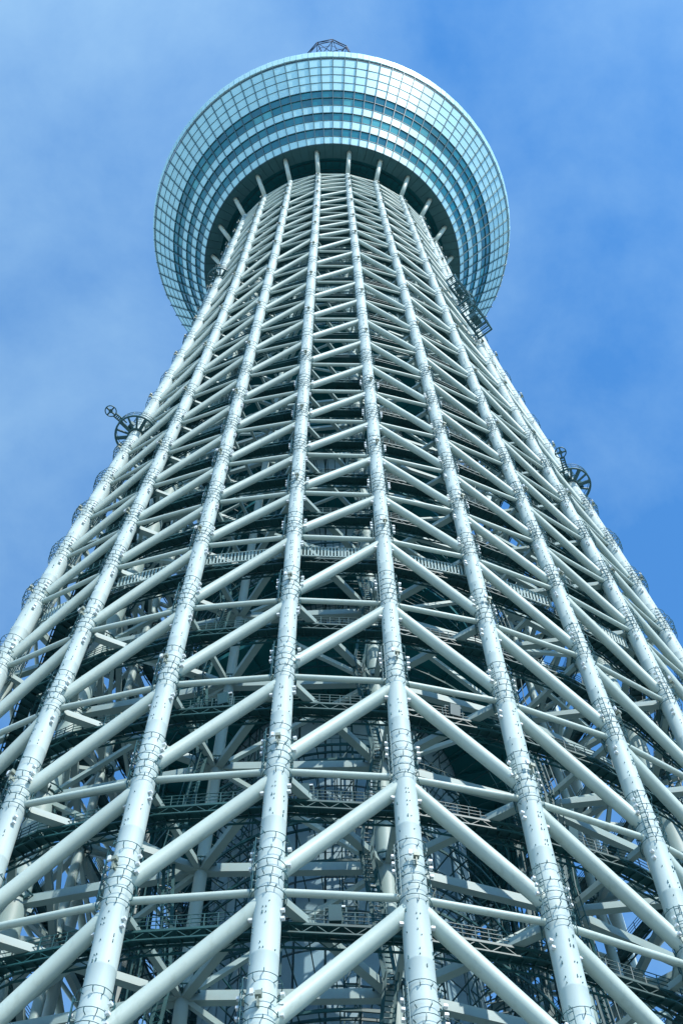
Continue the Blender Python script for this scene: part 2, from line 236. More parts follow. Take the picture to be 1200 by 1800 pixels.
# ---------------------------------------------------------------- node table of the lattice
def node(c, l):
    c %= 24
    l = max(-4, min(26, l))
    x, y = NODES[c][l + 4]
    return Vector((x, y, ZL[l + 4]))
def along(c, z):
    """point of column c at height z"""
    for i in range(len(ZL) - 1):
        if z <= ZL[i + 1] or i == len(ZL) - 2: break
    t = (z - ZL[i]) / (ZL[i + 1] - ZL[i])
    a = NODES[c % 24][i]; b = NODES[c % 24][i + 1]
    return Vector((a[0] + (b[0] - a[0]) * t, a[1] + (b[1] - a[1]) * t, z))
def lerp_tab(tab, z):
    if z <= tab[0][0]: return tab[0][1]
    for (z0, r0), (z1, r1) in zip(tab, tab[1:]):
        if z <= z1: return r0 + (r1 - r0) * (z - z0) / (z1 - z0)
    return tab[-1][1]
CR = [(40, 1.02), (76, 0.94), (110, 0.80), (145, 0.765), (230, 0.76), (300, 0.70), (328, 0.58)]
DR = [(60, 0.64), (90, 0.60), (140, 0.46), (220, 0.42), (300, 0.34), (328, 0.26)]
HR = [(60, 0.29), (130, 0.26), (220, 0.23), (328, 0.15)]
def colr(c, z): return lerp_tab(CR, z) * (1.22 if c % 24 in (1, 9, 17) else 1.0)
def spacing(l): return ZL[min(l + 5, 30)] - ZL[min(l + 4, 29)]
VIS = list(range(0, 11))

tower = thing('lattice_tower', 'towering white steel lattice tower flaring under a round glazed observation deck', 'tower')

# ---------------------------------------------------------------- collar cages: wire hoops on stand-offs round each joint
def cage_mesh(l, big, lamp, seed):
    rnd = random.Random(seed)
    z = ZL[l + 4]; rc = lerp_tab(CR, z) * (1.22 if big else 1.0); sp = spacing(l)
    k = sp / 13.5
    R = rc + 0.24
    b = MB()
    th = 0.034 if l < 6 else 0.036
    zs = [v * k for v in (-0.8, 0.2, 1.1, 2.0, 3.1, 4.9)]
    if l > 16: zs = [v * k for v in (0.2, 3.0)]
    elif l > 9: zs = [v * k for v in (-0.5, 1.2, 3.6)]
    ns = 22 if l < 10 else 14
    for q, zz in enumerate(zs):
        rr = R + rnd.uniform(-0.03, 0.05)
        bow = ((.38 if l < 9 else .15) if big else .10) * math.sin(math.pi * min(1, max(0, (zz + 1.2 * k) / (6.4 * k))))     # hoops stand off further on the outer side
        RB = lambda a: rr + bow * max(0, math.cos(a))
        b.tube([(RB(2 * math.pi * i / ns) * math.cos(2 * math.pi * i / ns), RB(2 * math.pi * i / ns) * math.sin(2 * math.pi * i / ns), zz) for i in range(ns)], th, 4, 0, closed=True)
        for i in range(9 if l < 10 else 5):           # stand-offs back to the column wall
            a = 2 * math.pi * (i + 0.3 * q) / (9 if l < 10 else 5) + rnd.uniform(-.1, .1)
            c, s_ = math.cos(a) * RB(a) / rr, math.sin(a) * RB(a) / rr
            dz = rnd.choice((-0.45, -0.3, 0.3)) * k
            b.beam((rr * c, rr * s_, zz), (rr * c, rr * s_, zz + dz), 0.05, 0.05)
            b.beam((rr * c, rr * s_, zz + dz), ((rc - .02) * math.cos(a), (rc - .02) * math.sin(a), zz + dz), 0.05, 0.05)
    for a0 in (2.2, -2.2): b.beam((R * math.cos(a0), R * math.sin(a0), zs[0]), (R * math.cos(a0), R * math.sin(a0), zs[-1]), .07, .07)
    if l < 9:
        for a0 in (-1.05, 2.6):                  # small ladders running through the hoops
            for da in (-0.16, 0.16):
                c, s_ = math.cos(a0 + da), math.sin(a0 + da)
                b.beam(((R + .12) * c, (R + .12) * s_, zs[0]), ((R + .12) * c, (R + .12) * s_, zs[-1]), 0.05, 0.05)
            nr = 9
            for i in range(nr):
                zz = zs[0] + (zs[-1] - zs[0]) * (i + .5) / nr
                b.beam(((R + .12) * math.cos(a0 - .16), (R + .12) * math.sin(a0 - .16), zz), ((R + .12) * math.cos(a0 + .16), (R + .12) * math.sin(a0 + .16), zz), 0.04, 0.04)
        for a0 in (-1.35, 1.42):                       # white lugs stacked beside the brace sockets
            for zz in (2.2, 3.0, 3.8, -2.2, -2.9):
                a = a0 + rnd.uniform(-.06, .06)
                rr = R + (0.16 if zz > 0 else -0.1)
                b.box((rr * math.cos(a), rr * math.sin(a), zz * k), 0.26, 0.26, 0.2, 1)
    if lamp:                                           # grey lamp box on its bracket, facing outwards
        b.box((R + .15, 0.12, 2.9 * k), 0.36, 0.4, 0.36, 2)
        b.box((R + .2, -0.3, 3.1 * k), 0.2, 0.22, 0.45, 1)
        b.beam((rc, 0.1, 2.4 * k), (R + .25, 0.1, 2.4 * k), 0.08, 0.5, 2)
        b.beam((R + .2, 0.1, 1.9 * k), (R + .2, 0.1, 2.6 * k), 0.08, 0.08, 2)
    return b.mesh('collar_cage', [M['hoop'], M['knob'], M['box']])

def node_frame(c, l):
    p = node(c, l); t = (node(c, l + 1) - node(c, l - 1)).normalized()
    r = Vector((p.x, p.y, 0)).normalized(); r = (r - t * r.dot(t)).normalized(); y = t.cross(r)
    return Matrix(((r.x, y.x, t.x, p.x), (r.y, y.y, t.y, p.y), (r.z, y.z, t.z, p.z), (0, 0, 0, 1)))

CAGES = {}
columns = []
for c in range(24):
    b = MB(); pts = []; rad = []
    z0 = -0.3
    lo = along(c, ZL[0]); pts.append((lo.x, lo.y, z0)); rad.append(colr(c, 20))
    for l in range(-4, 27):
        z = ZL[l + 4]; k = spacing(l) / 13.5
        for dz, bul in ((-1.6 * k, 1.0), (-1.45 * k, 1.035), (3.9 * k, 1.035), (4.1 * k, 1.0), (7.0 * k, 1.0), (7.04 * k, 1.014), (7.2 * k, 1.014), (7.24 * k, 1.0)):
            if l == 26 and dz > 0: continue
            zz = z + dz
            if zz > ZL[-1]: continue
            p = along(c, zz); pts.append(p); rad.append(colr(c, zz) * bul)
    p = along(c, ZL[-1]); pts.append(p); rad.append(colr(c, ZL[-1]))
    b.tube(pts, rad, 28 if c in VIS else 14)
    o = b.build('column', M['steel'], tower); columns.append(o)
    if c not in VIS: continue
    for l in range(-1, 26):
        lamp = l % 2 == (c + 1) % 2
        key = (l, c in (1, 9), lamp)
        if key not in CAGES: CAGES[key] = cage_mesh(l, key[1], lamp, l * 7 + key[1] * 3 + lamp)
        inst('collar_cage', CAGES[key], o, node_frame(c, l))
    e = MB()                                           # bolted eye plates between the joints
    rnd = random.Random(c)
    for l in range(-2, 11):
        T = node_frame(c, l); sp = (node(c, l + 1) - node(c, l)).length
        for fz in (0.47, 0.56, 0.69, 0.80, 0.86):
            for da in ((-0.95, -0.11, 0.11, 0.95) if fz in (.56, .69) else (-.11, .11) if fz == .80 else (0.3, -.9)):
                for ddz in ((-.25, .25) if fz in (0.56, 0.69, 0.80) else (0.0,)):
                    if rnd.random() < .36: continue
                    z = fz * sp + ddz
                    pc = along(c, ZL[l + 4] + (ZL[l + 5] - ZL[l + 4]) * z / sp)
                    R = colr(c, pc.z)
                    a = math.atan2(pc.y, pc.x) + da + rnd.uniform(-.03, .03)
                    q = pc + Vector((math.cos(a), math.sin(a), 0)) * (R + .02)
                    h = rnd.choice((.085, .085, .085, .26))
                    e.beam(q - Vector((0, 0, h / 2)), q + Vector((0, 0, h / 2)), .055, .10, 0, (math.cos(a), math.sin(a), 0))
    e.build('eye_plates', M['hoop'], o, 'stuff')

# ---------------------------------------------------------------- braces and rings
def bay_top(c):
    """for bay c..c+1 the column where the brace is high: columns 5, 13, 21 are the crests"""
    k = (c - 5) % 8
    return (c, c + 1) if k < 4 else (c + 1, c)
rest = MB()
for c in range(24):
    seen = c in range(0, 10)
    ca, cb = bay_top(c)
    for l in range(-1, 27):
        k = spacing(l) / 13.5
        zt = ZL[l + 4] - 0.75 * k; zb = ZL[l + 3] + 1.3 * k
        r = lerp_tab(DR, (zt + zb) / 2)
        b = MB() if seen else rest
        pa, pb = along(ca, zt), along(cb, zb)
        d = (pb - pa).normalized()
        if seen:
            ln = (pb - pa).length
            ts = [0, .10, .105, .895, .90, 1]
            b.tube([pa + d * ln * t for t in ts], [r * 1.03, r * 1.03, r, r, r * 1.03, r * 1.03], 18, cap=False)
            b.build('diagonal_brace', M['brace'], tower)
        else: b.tube([pa, pb], r, 8, cap=False)
    for l in range(-1, 27):
        r = lerp_tab(HR, ZL[l + 4])
        pa, pb = node(c, l), node(c + 1, l)
        if seen:
            b = MB(); b.tube([pa, pb], r, 12, cap=False); b.build('ring_strut', M['brace'], tower)
        else: rest.tube([pa, pb], r, 6, cap=False)
rest.build('far_side_bracing', M['brace'], tower, 'stuff')

# slatted screens under the ring of level 4 (and a small one higher up)
for c in range(0, 10):
    for lv in (4, 13):
        b = MB(); n = 26
        for i in range(1, n):
            t = i / n
            p = (node(c, lv) * (1 - t) + node(c + 1, lv) * t); p = Vector((p.x * .975, p.y * .975, p.z))
            b.beam(p + Vector((0, 0, -2.5)), p + Vector((0, 0, -.6)), .16, .16)
        pa = node(c, lv); pb = node(c + 1, lv)
        for dz in (-2.5, -.6):
            b.beam((pa.x * .975, pa.y * .975, pa.z + dz), (pb.x * .975, pb.y * .975, pb.z + dz), .12, .12)
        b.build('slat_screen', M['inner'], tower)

# ---------------------------------------------------------------- inner columns, radial beams, inner ring
def inner_f(c, z): return (0.80 if c % 24 in (1, 9, 17) else 0.74) - max(0, z - 150) * 0.0006
def inner(c, z):
    p = along(c, z); f = inner_f(c, z); return Vector((p.x * f, p.y * f, z))
extra = MB()
for c in range(1, 24, 2):
    big = c in (1, 9, 17)
    rr = 1.15 if big else (0.8 if c == 5 else 0.52)
    b = MB()
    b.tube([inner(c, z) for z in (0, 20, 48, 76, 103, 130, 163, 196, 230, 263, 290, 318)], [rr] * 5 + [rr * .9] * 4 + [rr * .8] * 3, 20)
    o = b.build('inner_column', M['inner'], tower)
    if c in (1, 3, 5, 7, 9, 11, 23):
        for l in range(-1, 9):                        # bolted collar with dark gusset ribs at every joint
            z = ZL[l + 4] + 0.2
            q = MB(); p = inner(c, z)
            for i in range(12):
                a = 2 * math.pi * i / 12; d = Vector((math.cos(a), math.sin(a), 0))
                q.beam(p + d * (rr - .02), p + d * (rr + .65), .10, .45)
            for R_, z_ in ((rr + .7, .1), (rr + .08, 0)):
                q.tube([p + Vector((R_ * math.cos(2 * math.pi * i / 16), R_ * math.sin(2 * math.pi * i / 16), z_)) for i in range(16)], .10, 4, closed=True)
            q.build('joint_collar', M['hoop'], o)
for l in range(-2, 23):
    z = ZL[l + 4]; k = 1.0 if l < 6 else 0.75
    for c in range(24):
        near = c in range(0, 11) and l < 12
        if c % 2 == 0:
            for ci in (c - 1, c + 1):
                b = MB() if near else extra
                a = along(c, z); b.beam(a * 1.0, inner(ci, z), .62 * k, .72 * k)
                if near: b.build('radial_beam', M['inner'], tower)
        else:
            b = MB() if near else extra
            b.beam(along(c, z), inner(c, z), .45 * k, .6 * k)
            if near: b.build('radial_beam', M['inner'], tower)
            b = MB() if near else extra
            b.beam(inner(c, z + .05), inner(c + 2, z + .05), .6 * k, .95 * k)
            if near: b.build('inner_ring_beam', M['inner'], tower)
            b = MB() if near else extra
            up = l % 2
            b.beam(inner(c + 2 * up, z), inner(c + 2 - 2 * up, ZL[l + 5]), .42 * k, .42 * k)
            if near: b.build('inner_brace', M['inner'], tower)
extra.build('far_inner_framing', M['inner'], tower, 'stuff')

# ---------------------------------------------------------------- core shaft clad in panels, dark floors round it
RCORE = 13.0
b = MB()
b.rings([[(RCORE * math.cos(2 * math.pi * i / 48), RCORE * math.sin(2 * math.pi * i / 48), z) for i in range(48)] for z in (0, 340)], 0, True)
core = b.build('core_shaft', M['core_back'], tower)
NP = 30; PH = 4.45
far = MB()
for i in range(NP):
    a0 = 2 * math.pi * (i + .04) / NP; a1 = 2 * math.pi * (i + .96) / NP
    am = (a0 + a1) / 2
    for j in range(8, 74):
        z0 = j * PH + .14; z1 = (j + 1) * PH - .14
        if z1 > 338: continue
        vis = math.sin(am) < -0.15 and z0 < 128
        q = MB() if vis else far
        R0, R1 = RCORE + .02, RCORE + .24 + ((i * 7 + j * 3) % 5) * .012
        q.hexa([(R0 * math.cos(a0), R0 * math.sin(a0), z0), (R0 * math.cos(a1), R0 * math.sin(a1), z0), (R1 * math.cos(a1), R1 * math.sin(a1), z0), (R1 * math.cos(a0), R1 * math.sin(a0), z0),
                (R0 * math.cos(a0), R0 * math.sin(a0), z1), (R0 * math.cos(a1), R0 * math.sin(a1), z1), (R1 * math.cos(a1), R1 * math.sin(a1), z1), (R1 * math.cos(a0), R1 * math.sin(a0), z1)])
        if vis: q.build('wall_panel', M['core'], core)
far.build('upper_wall_panels', M['core'], core, 'stuff')

def annulus(r0, r1, z0, z1, n=72):
    b = MB(); ring = lambda r, z: [(r * math.cos(2 * math.pi * i / n), r * math.sin(2 * math.pi * i / n), z) for i in range(n)]
    b.rings([ring(r0, z0), ring(r1, z0), ring(r1, z1), ring(r0, z1)], 0, False, closed=True)
    return b
for z, r in ((130.2, 22.6), (152.0, 18.5), (174.2, 19.5), (196.4, 18.5), (218.6, 19.5), (241, 18.5), (263, 18), (283, 18), (302, 17.5)):
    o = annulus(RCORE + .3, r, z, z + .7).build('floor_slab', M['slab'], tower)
    f = MB()                                           # ribs under the floor
    for i in range(36):
        a = 2 * math.pi * (i + .5) / 36
        f.beam(((RCORE + .5) * math.cos(a), (RCORE + .5) * math.sin(a), z - .22), ((r - .3) * math.cos(a), (r - .3) * math.sin(a), z - .22), .22, .4)
    f.build('floor_ribs', M['slab'], o)

# ---------------------------------------------------------------- catwalks round the tower, one per level, dark green
def walk_pt(c, t, f, z, l):
    a, b_ = node(c, l), node(c + 1, l)
    p = a * (1 - t) + b_ * t
    return Vector((p.x * f, p.y * f, z))
for l in range(-1, 22):
    z = ZL[l + 4] - .5
    det = l < 10
    f0, f1 = 0.895, 0.935
    w = MB(); rail = MB(); tr = MB()
    for c in range(24):
        front = c in range(0, 10)
        n = (10 if front else 6) if det else 3
        for f in (f0, f1):
            w.beam(walk_pt(c, 0, f, z, l), walk_pt(c, 1, f, z, l), .14, .22)
            w.beam(walk_pt(c, 0, f, z - .8, l), walk_pt(c, 1, f, z - .8, l), .13, .13)
        w.beam(walk_pt(c, 0, (f0 + f1) / 2, z + .12, l), walk_pt(c, 1, (f0 + f1) / 2, z + .12, l), 1.15, .05)
        for i in range(n):
            t0, t1 = i / n, (i + 1) / n
            if det:
                w.beam(walk_pt(c, t0, f0, z - .05, l), walk_pt(c, t0, f1, z - .05, l), .1, .16)
                for f in (f0, f1):
                    za, zb = (z, z - .8) if i % 2 else (z - .8, z)
                    tr.beam(walk_pt(c, t0, f, za, l), walk_pt(c, t1, f, zb, l), .06, .06)
            for f in (f0, f1):
                if det: rail.beam(walk_pt(c, t0, f, z + .1, l), walk_pt(c, t0, f, z + 1.35, l), .065, .065)
        for f in (f0, f1):
            for dz in ((.55, .95, 1.35) if det else (1.2,)):
                rail.beam(walk_pt(c, 0, f, z + dz, l), walk_pt(c, 1, f, z + dz, l), .05, .05)
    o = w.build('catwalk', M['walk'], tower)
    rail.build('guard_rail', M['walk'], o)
    if det: tr.build('truss_web', M['walk'], o)

# second, inner walkways and cable trays round the core: arcs of differing radius and height
rnd = random.Random(5)
for l in range(-1, 22):
    for q in range(3 if l < 10 else 2):
        z = ZL[l + 4] + spacing(l) * (.2 + .3 * q) + rnd.uniform(-.6, .6)
        R = rnd.choice((14.6, 16.2, 18.4, 20.2)) * (1 - max(0, l) * .006)
        a0 = rnd.uniform(0, 6.28); span = rnd.uniform(2.2, 5.6)
        n = int(span * 9) + 4
        b = MB()
        pts = [(math.cos(a0 + span * i / n), math.sin(a0 + span * i / n)) for i in range(n + 1)]
        for (x0, y0), (x1, y1) in zip(pts, pts[1:]):
            for dr in (0, .9):
                b.beam((x0 * (R + dr), y0 * (R + dr), z), (x1 * (R + dr), y1 * (R + dr), z), .12, .3)
                if l < 8: b.beam((x0 * (R + dr), y0 * (R + dr), z + 1.1), (x1 * (R + dr), y1 * (R + dr), z + 1.1), .05, .05)
            b.beam((x0 * R, y0 * R, z), (x0 * (R + .9), y0 * (R + .9), z), .1, .12)
            if l < 8: b.beam((x0 * (R + .9), y0 * (R + .9), z), (x0 * (R + .9), y0 * (R + .9), z + 1.1), .05, .05)
            b.beam((x0 * R, y0 * R, z + .05), (x0 * (RCORE + .1), y0 * (RCORE + .1), z - .6), .09, .12)
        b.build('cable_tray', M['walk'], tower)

# sloping ladders climbing beside the inner columns
for c, az0, cnt in ((5, 0.0, 12), (3, .06, 8), (7, -.05, 8), (1, .1, 6), (9, -.1, 6)):
    for l in range(-2, cnt - 2):
        z0, z1 = ZL[l + 4] - .4, ZL[l + 5] - .4
        p0, p1 = inner(c, z0), inner(c, z1)
        rad = Vector((p0.x, p0.y, 0)).normalized(); tan = Vector((-rad.y, rad.x, 0))
        sgn = 1 if l % 2 else -1
        q0 = p0 + rad * 1.7 - tan * (1.2 + .7 * sgn); q1 = p1 + rad * 1.7 - tan * (1.2 - .7 * sgn)
        b = MB()
        for s_ in (-.42, .42):
            b.beam(q0 + tan * s_, q1 + tan * s_, .16, .26)
            b.beam(q0 + tan * s_ + rad * .8, q1 + tan * s_ + rad * .8, .08, .08)
        for i in range(26):
            p = q0.lerp(q1, (i + .5) / 26)
            b.beam(p - tan * .42, p + tan * .42, .07, .07)
            if i % 4 == 0:
                for s_ in (-.42, .42): b.beam(p + tan * s_, p + tan * s_ + rad * .8, .06, .06)
        b.build('service_ladder', M['walk'], tower)

# dark bracing towers and vertical risers standing round the core
rnd = random.Random(11)
for i in range(39):
    if i < 17:
        a = 2 * math.pi * i / 17 + rnd.uniform(-.08, .08); R = rnd.uniform(14.2, 20.5)
        zA = rnd.uniform(30, 90); zB = zA + rnd.uniform(40, 140)
    else:                                              # service risers packed on both flanks and behind the shaft
        a = -.35 + (math.pi + .7) * (i - 17) / 21 + rnd.uniform(-.06, .06); R = rnd.uniform(17.0, 25.0)
        zA = rnd.uniform(15, 60); zB = zA + rnd.uniform(60, 150)
    ra = Vector((math.cos(a), math.sin(a), 0)); ta = Vector((-ra.y, ra.x, 0))
    b = MB(); w = rnd.uniform(.5, 1.1) if i < 17 else rnd.uniform(.9, 1.7)
    base = ra * R
    for s_ in (-w, w): b.beam(base + ta * s_ + Vector((0, 0, zA)), base * .97 + ta * s_ + Vector((0, 0, zB)), .14, .14)
    n = int((zB - zA) / 3)
    if i >= 17:                                        # sheet-metal ducts clipped to the risers
        d = rnd.uniform(.5, 1.0)
        b.beam(base + ra * .5 + Vector((0, 0, zA)), base * .97 + ra * .5 + Vector((0, 0, zB)), d, .5, 0, ra)
    for j in range(n):
        za, zb = zA + j * 3, zA + j * 3 + 3
        s_ = w if j % 2 else -w
        b.beam(base + ta * s_ + Vector((0, 0, za)), base - ta * s_ + Vector((0, 0, zb)), .09, .09)
        b.beam(base + ta * w + Vector((0, 0, za)), base - ta * w + Vector((0, 0, za)), .09, .09)
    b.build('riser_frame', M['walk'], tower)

# flood lamps standing on the catwalks
for c, t, l in ((4, .18, 1), (4, .45, 0), (5, .62, 2), (3, .4, 2), (6, .5, 1), (4, .55, 4)):
    p = walk_pt(c, t, .93, ZL[l + 4] - .3, l); rad = Vector((p.x, p.y, 0)).normalized(); tan = Vector((-rad.y, rad.x, 0))
    b = MB()
    for s_ in (-.75, .75):
        b.beam(p + tan * s_, p + tan * s_ + Vector((0, 0, 1.7)), .1, .1)
    b.beam(p - tan * .75 + Vector((0, 0, 1.7)), p + tan * .75 + Vector((0, 0, 1.7)), .1, .1)
    b.beam(p + Vector((0, 0, .25)), p + Vector((0, 0, 1.55)) + rad * .25, .9, .55, 0, rad)
    b.beam(p + Vector((0, 0, 1.75)), p + tan * .7 + Vector((0, 0, 1.75)), .3, .14, 1)
    b.build('floodlight', [M['core_back'], M['knob']], tower)

# ---------------------------------------------------------------- observation deck
deck = bpy.data.objects.new('observation_deck', None); COL.objects.link(deck); deck.parent = tower
PHD = math.radians(1.05)
R0, Z0, R1, Z1 = 30.77, 336.0, 45.71, 364.53
TS = [0, .90, 1.89, 2.88, 3.85, 4.80, 5.79, 6.72, 7.74, 8.78, 9.82, 10.88]
TS = [t / 11 for t in TS]
KIND = ['L', 'G', 'L', 'G', 'L', 'G', 'G', 'L', 'L', 'L', 'L']
sl = Vector((R1 - R0, 0, Z1 - Z0)).normalized(); nrm = Vector((sl.z, 0, -sl.x))     # outward (and down) in the profile plane
def prof(t, out=0.0): return (R0 + (R1 - R0) * t + nrm.x * out, Z0 + (Z1 - Z0) * t + nrm.z * out)
def azp(R, z, ang):      # ang measured from the camera's side, positive to the right
    a = ang + PHD
    return Vector((R * math.sin(a), -R * math.cos(a), z))
n96 = 96; st = 2 * math.pi / n96
b = MB()                                               # backing cone
b.rings([[tuple(azp(*prof(t, -.30), i * st)) for i in range(n96)] for t in (0, 1)], 0, True, cap=False)
b.build('deck_backing', M['core_back'], deck)
pieces = {'L': [], 'G': []}
for i in range(n96):
    ac = (i + .5) * st
    for r, kd in enumerate(KIND):
        R, z = prof((TS[r] + TS[r + 1]) / 2); p = azp(R, z, ac); n_ = (azp(R + nrm.x, z + nrm.z, ac) - p)
        v = CAM - p
        pieces[kd].append((n_.dot(v) / v.length ** 3, i, r))
turq = set()
for i in range(n96):
    if i % 8 == 1: turq.add((i, 5))  # lighter turquoise colour stands in for bright glints on these panes
for i in list(range(2, 7)) + [9, 10]: turq.add((i, 3))
for i in (6, 11): turq.add((i, 1))
for i in (88, 79): turq.add((i, 5))
for kd, nm, m in (('L', 'cladding_panel', 'clad'), ('G', 'window_pane', 'glass')):
    pl = sorted(pieces[kd], reverse=True)
    restp = MB()
    for k, (s_, i, r) in enumerate(pl):
        q = MB() if k < 300 else restp
        a0 = (i + .035) * st; a1 = (i + .965) * st
        h = .06 / 2
        ta, tb = TS[r] + .004, TS[r + 1] - .004
        o_ = .02 if kd == 'L' else -.10
        jit = ((i * 13 + r * 29) % 7 - 3) * .006
        cs = []
        for t in (ta, tb):
            for a, oo in ((a0, o_ - .16), (a1, o_ - .16), (a1, o_ + jit), (a0, o_ - jit)):
                cs.append(azp(*prof(t, oo), a))
        q.hexa(cs)
        if k < 300: q.build(nm, M['glass_blind_glint'] if (i, r) in turq and kd == 'G' else M[m], deck)
    restp.build('rear_' + nm + 's', M[m], deck, 'stuff')
for i in range(n96):                                   # standing fins
    a = i * st; q = MB(); w = .072
    ra = azp(1, 0, a) - azp(0, 0, a); ta = Vector((math.cos(a + PHD), math.sin(a + PHD), 0)) * w
    cs = []
    for t in (-.004, 1.012):
        for oo, s_ in ((-.14, -1), (-.14, 1), (.36, 1), (.36, -1)): cs.append(azp(*prof(t, oo), a) + ta * s_)
    q.hexa(cs); q.build('mullion', M['fin'], deck)
for t in TS:
    q = MB(); pr = [prof(t - .0028, -.1), prof(t - .0028, .10), prof(t + .0028, .10), prof(t + .0028, -.1)]
    q.rings([[tuple(azp(R, z, i * st)) for i in range(n96)] for R, z in pr], 0, False, closed=True)
    q.build('transom', M['fin'], deck)
# parapet of narrow plates above a shadow gap
q = MB(); prf = [(44.6, 364.2), (45.3, 364.9), (45.6, 368.6), (44.8, 368.6)]
q.rings([[tuple(azp(R, z, i * st)) for i in range(n96)] for R, z in prf], 0, False, cap=False)
q.build('parapet_backing', M['core_back'], deck)
for i in range(192):
    ang = (i + .5) * st / 2
    vis = math.cos(ang) > -.35
    if not vis: continue
    q = MB(); a0 = (i + .03) * st / 2; a1 = (i + .97) * st / 2; j = ((i * 5) % 3) * .02
    q.hexa([azp(45.75, 365.1, a0), azp(45.75, 365.1, a1), azp(46.05 + j, 365.1, a1), azp(46.05 + j, 365.1, a0),
            azp(46.35, 368.7, a0), azp(46.35, 368.7, a1), azp(46.65 + j, 368.7, a1), azp(46.65 + j, 368.7, a0)])
    q.build('parapet_plate', M['clad'], deck)
q = MB()                                               # roof
q.rings([[tuple(azp(R, z, i * st)) for i in range(n96)] for R, z in ((44.8, 367.5), (16, 369))], 0, False, cap=False)
q.build('roof', M['soffit'], deck)
# underside: a ring of flat soffit panels, then dark recessed steps up to the shaft
for i in range(n96):
    q = MB(); a0 = (i + .02) * st; a1 = (i + .98) * st
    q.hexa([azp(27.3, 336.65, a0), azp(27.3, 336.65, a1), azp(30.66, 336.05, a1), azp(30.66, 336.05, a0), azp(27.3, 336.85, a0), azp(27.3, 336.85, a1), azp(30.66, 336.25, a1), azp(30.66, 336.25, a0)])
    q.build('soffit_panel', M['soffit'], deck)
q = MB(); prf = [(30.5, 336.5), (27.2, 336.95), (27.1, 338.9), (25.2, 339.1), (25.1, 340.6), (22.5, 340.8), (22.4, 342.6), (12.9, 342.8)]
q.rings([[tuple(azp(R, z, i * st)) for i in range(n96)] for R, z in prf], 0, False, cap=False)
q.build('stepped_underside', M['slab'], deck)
q = MB()                                               # pipework and hangers in the recess
for R, z in ((26.2, 338.3), (24.0, 339.6), (23.2, 340.2), (21, 341.5), (18.5, 341.8)):
    q.tube([azp(R, z, i * st) for i in range(n96)], .11, 5, closed=True)
for i in range(96):
    q.beam(azp(26.2, 338.3, i * st), azp(24.0, 339.6, i * st), .1, .1)
    if i % 2: q.beam(azp(23.2, 340.2, i * st), azp(15, 342.2, i * st), .16, .3)
q.build('recess_pipework', M['walk'], deck)
for c in range(24):                                    # leaning struts from the column heads to the soffit
    p0 = along(c, ZL[-1] - .6)
    top = azp(29.21, 336.99, math.radians((c - 4.5) * 15))
    d = (top - p0).normalized()
    q = MB(); q.tube([p0, top - d * .25], .50, 16)
    o = q.build('deck_strut', M['brace'], deck)
    q = MB()
    z_ = top - d * .75
    q.tube([z_ + Vector((.78 * math.cos(2 * math.pi * i / 18), .78 * math.sin(2 * math.pi * i / 18), .1)) for i in range(18)], .14, 5, closed=True)
    q.build('strut_cap', M['hoop'], o)
    q = MB(); ph = node(c, 26); inn = Vector((ph.x * .955, ph.y * .955, ph.z))
    q.tube([inn - Vector((0, 0, 1.6)), inn + Vector((0, 0, 1.3))], .75, 14)
    q.build('column_head', M['steel'], columns[c])
q = MB()
for c in range(24): q.tube([node(c, 26) + Vector((0, 0, .4)), node(c + 1, 26) + Vector((0, 0, .4))], .22, 8, cap=False)
q.build('head_ring', M['brace'], deck)

# mast above the roof and the open hexagonal frame at its head
q = MB()
for i in range(6):
    a = math.pi / 3 * i + .3
    q.tube([(5 * math.cos(a), 5 * math.sin(a), 368), (2.6 * math.cos(a), 2.6 * math.sin(a), 645)], .35, 6)
    for j in range(18):
        r_ = 5 - 2.4 * j / 20; a2 = a + math.pi / 3
        q.beam((r_ * math.cos(a), r_ * math.sin(a), 368 + 15 * j), (r_ * math.cos(a2), r_ * math.sin(a2), 383 + 15 * j), .2, .2)
mast = q.build('mast', M['crown'], tower)
q = MB()
def cring(r, z, off=7.0): return [Vector((r * math.sin(math.radians(off + 36 * i)), -r * math.cos(math.radians(off + 36 * i)), z)) for i in range(10)]
hi = cring(11.1, 655); lo = cring(10.9, 650); inn = cring(6.2, 652); mid = cring(8.2, 656.5)
for i in range(10):
    k = (i + 1) % 10
    q.tube([hi[i], hi[k]], .26, 6); q.tube([lo[i], lo[k]], .20, 6)
    q.tube([hi[i], lo[i]], .18, 6); q.tube([hi[i], lo[k]], .13, 6)
    q.tube([hi[i], inn[i]], .20, 6); q.tube([lo[k], inn[i]], .16, 6); q.tube([hi[i], inn[k]], .15, 6)
    q.tube([mid[i], mid[k]], .10, 5); q.tube([hi[i], mid[i]], .12, 5); q.tube([mid[i], inn[i]], .1, 5)
q.build('crown_frame', M['crown'], mast)
q = MB()
q.rings([[(r * math.cos(2 * math.pi * i / 24), r * math.sin(2 * math.pi * i / 24), z) for i in range(24)] for r, z in ((2.6, 630), (5.4, 640), (6.2, 649), (6.2, 653), (3.0, 658))], 0, True)
q.build('crown_drum', M['slab'], mast)

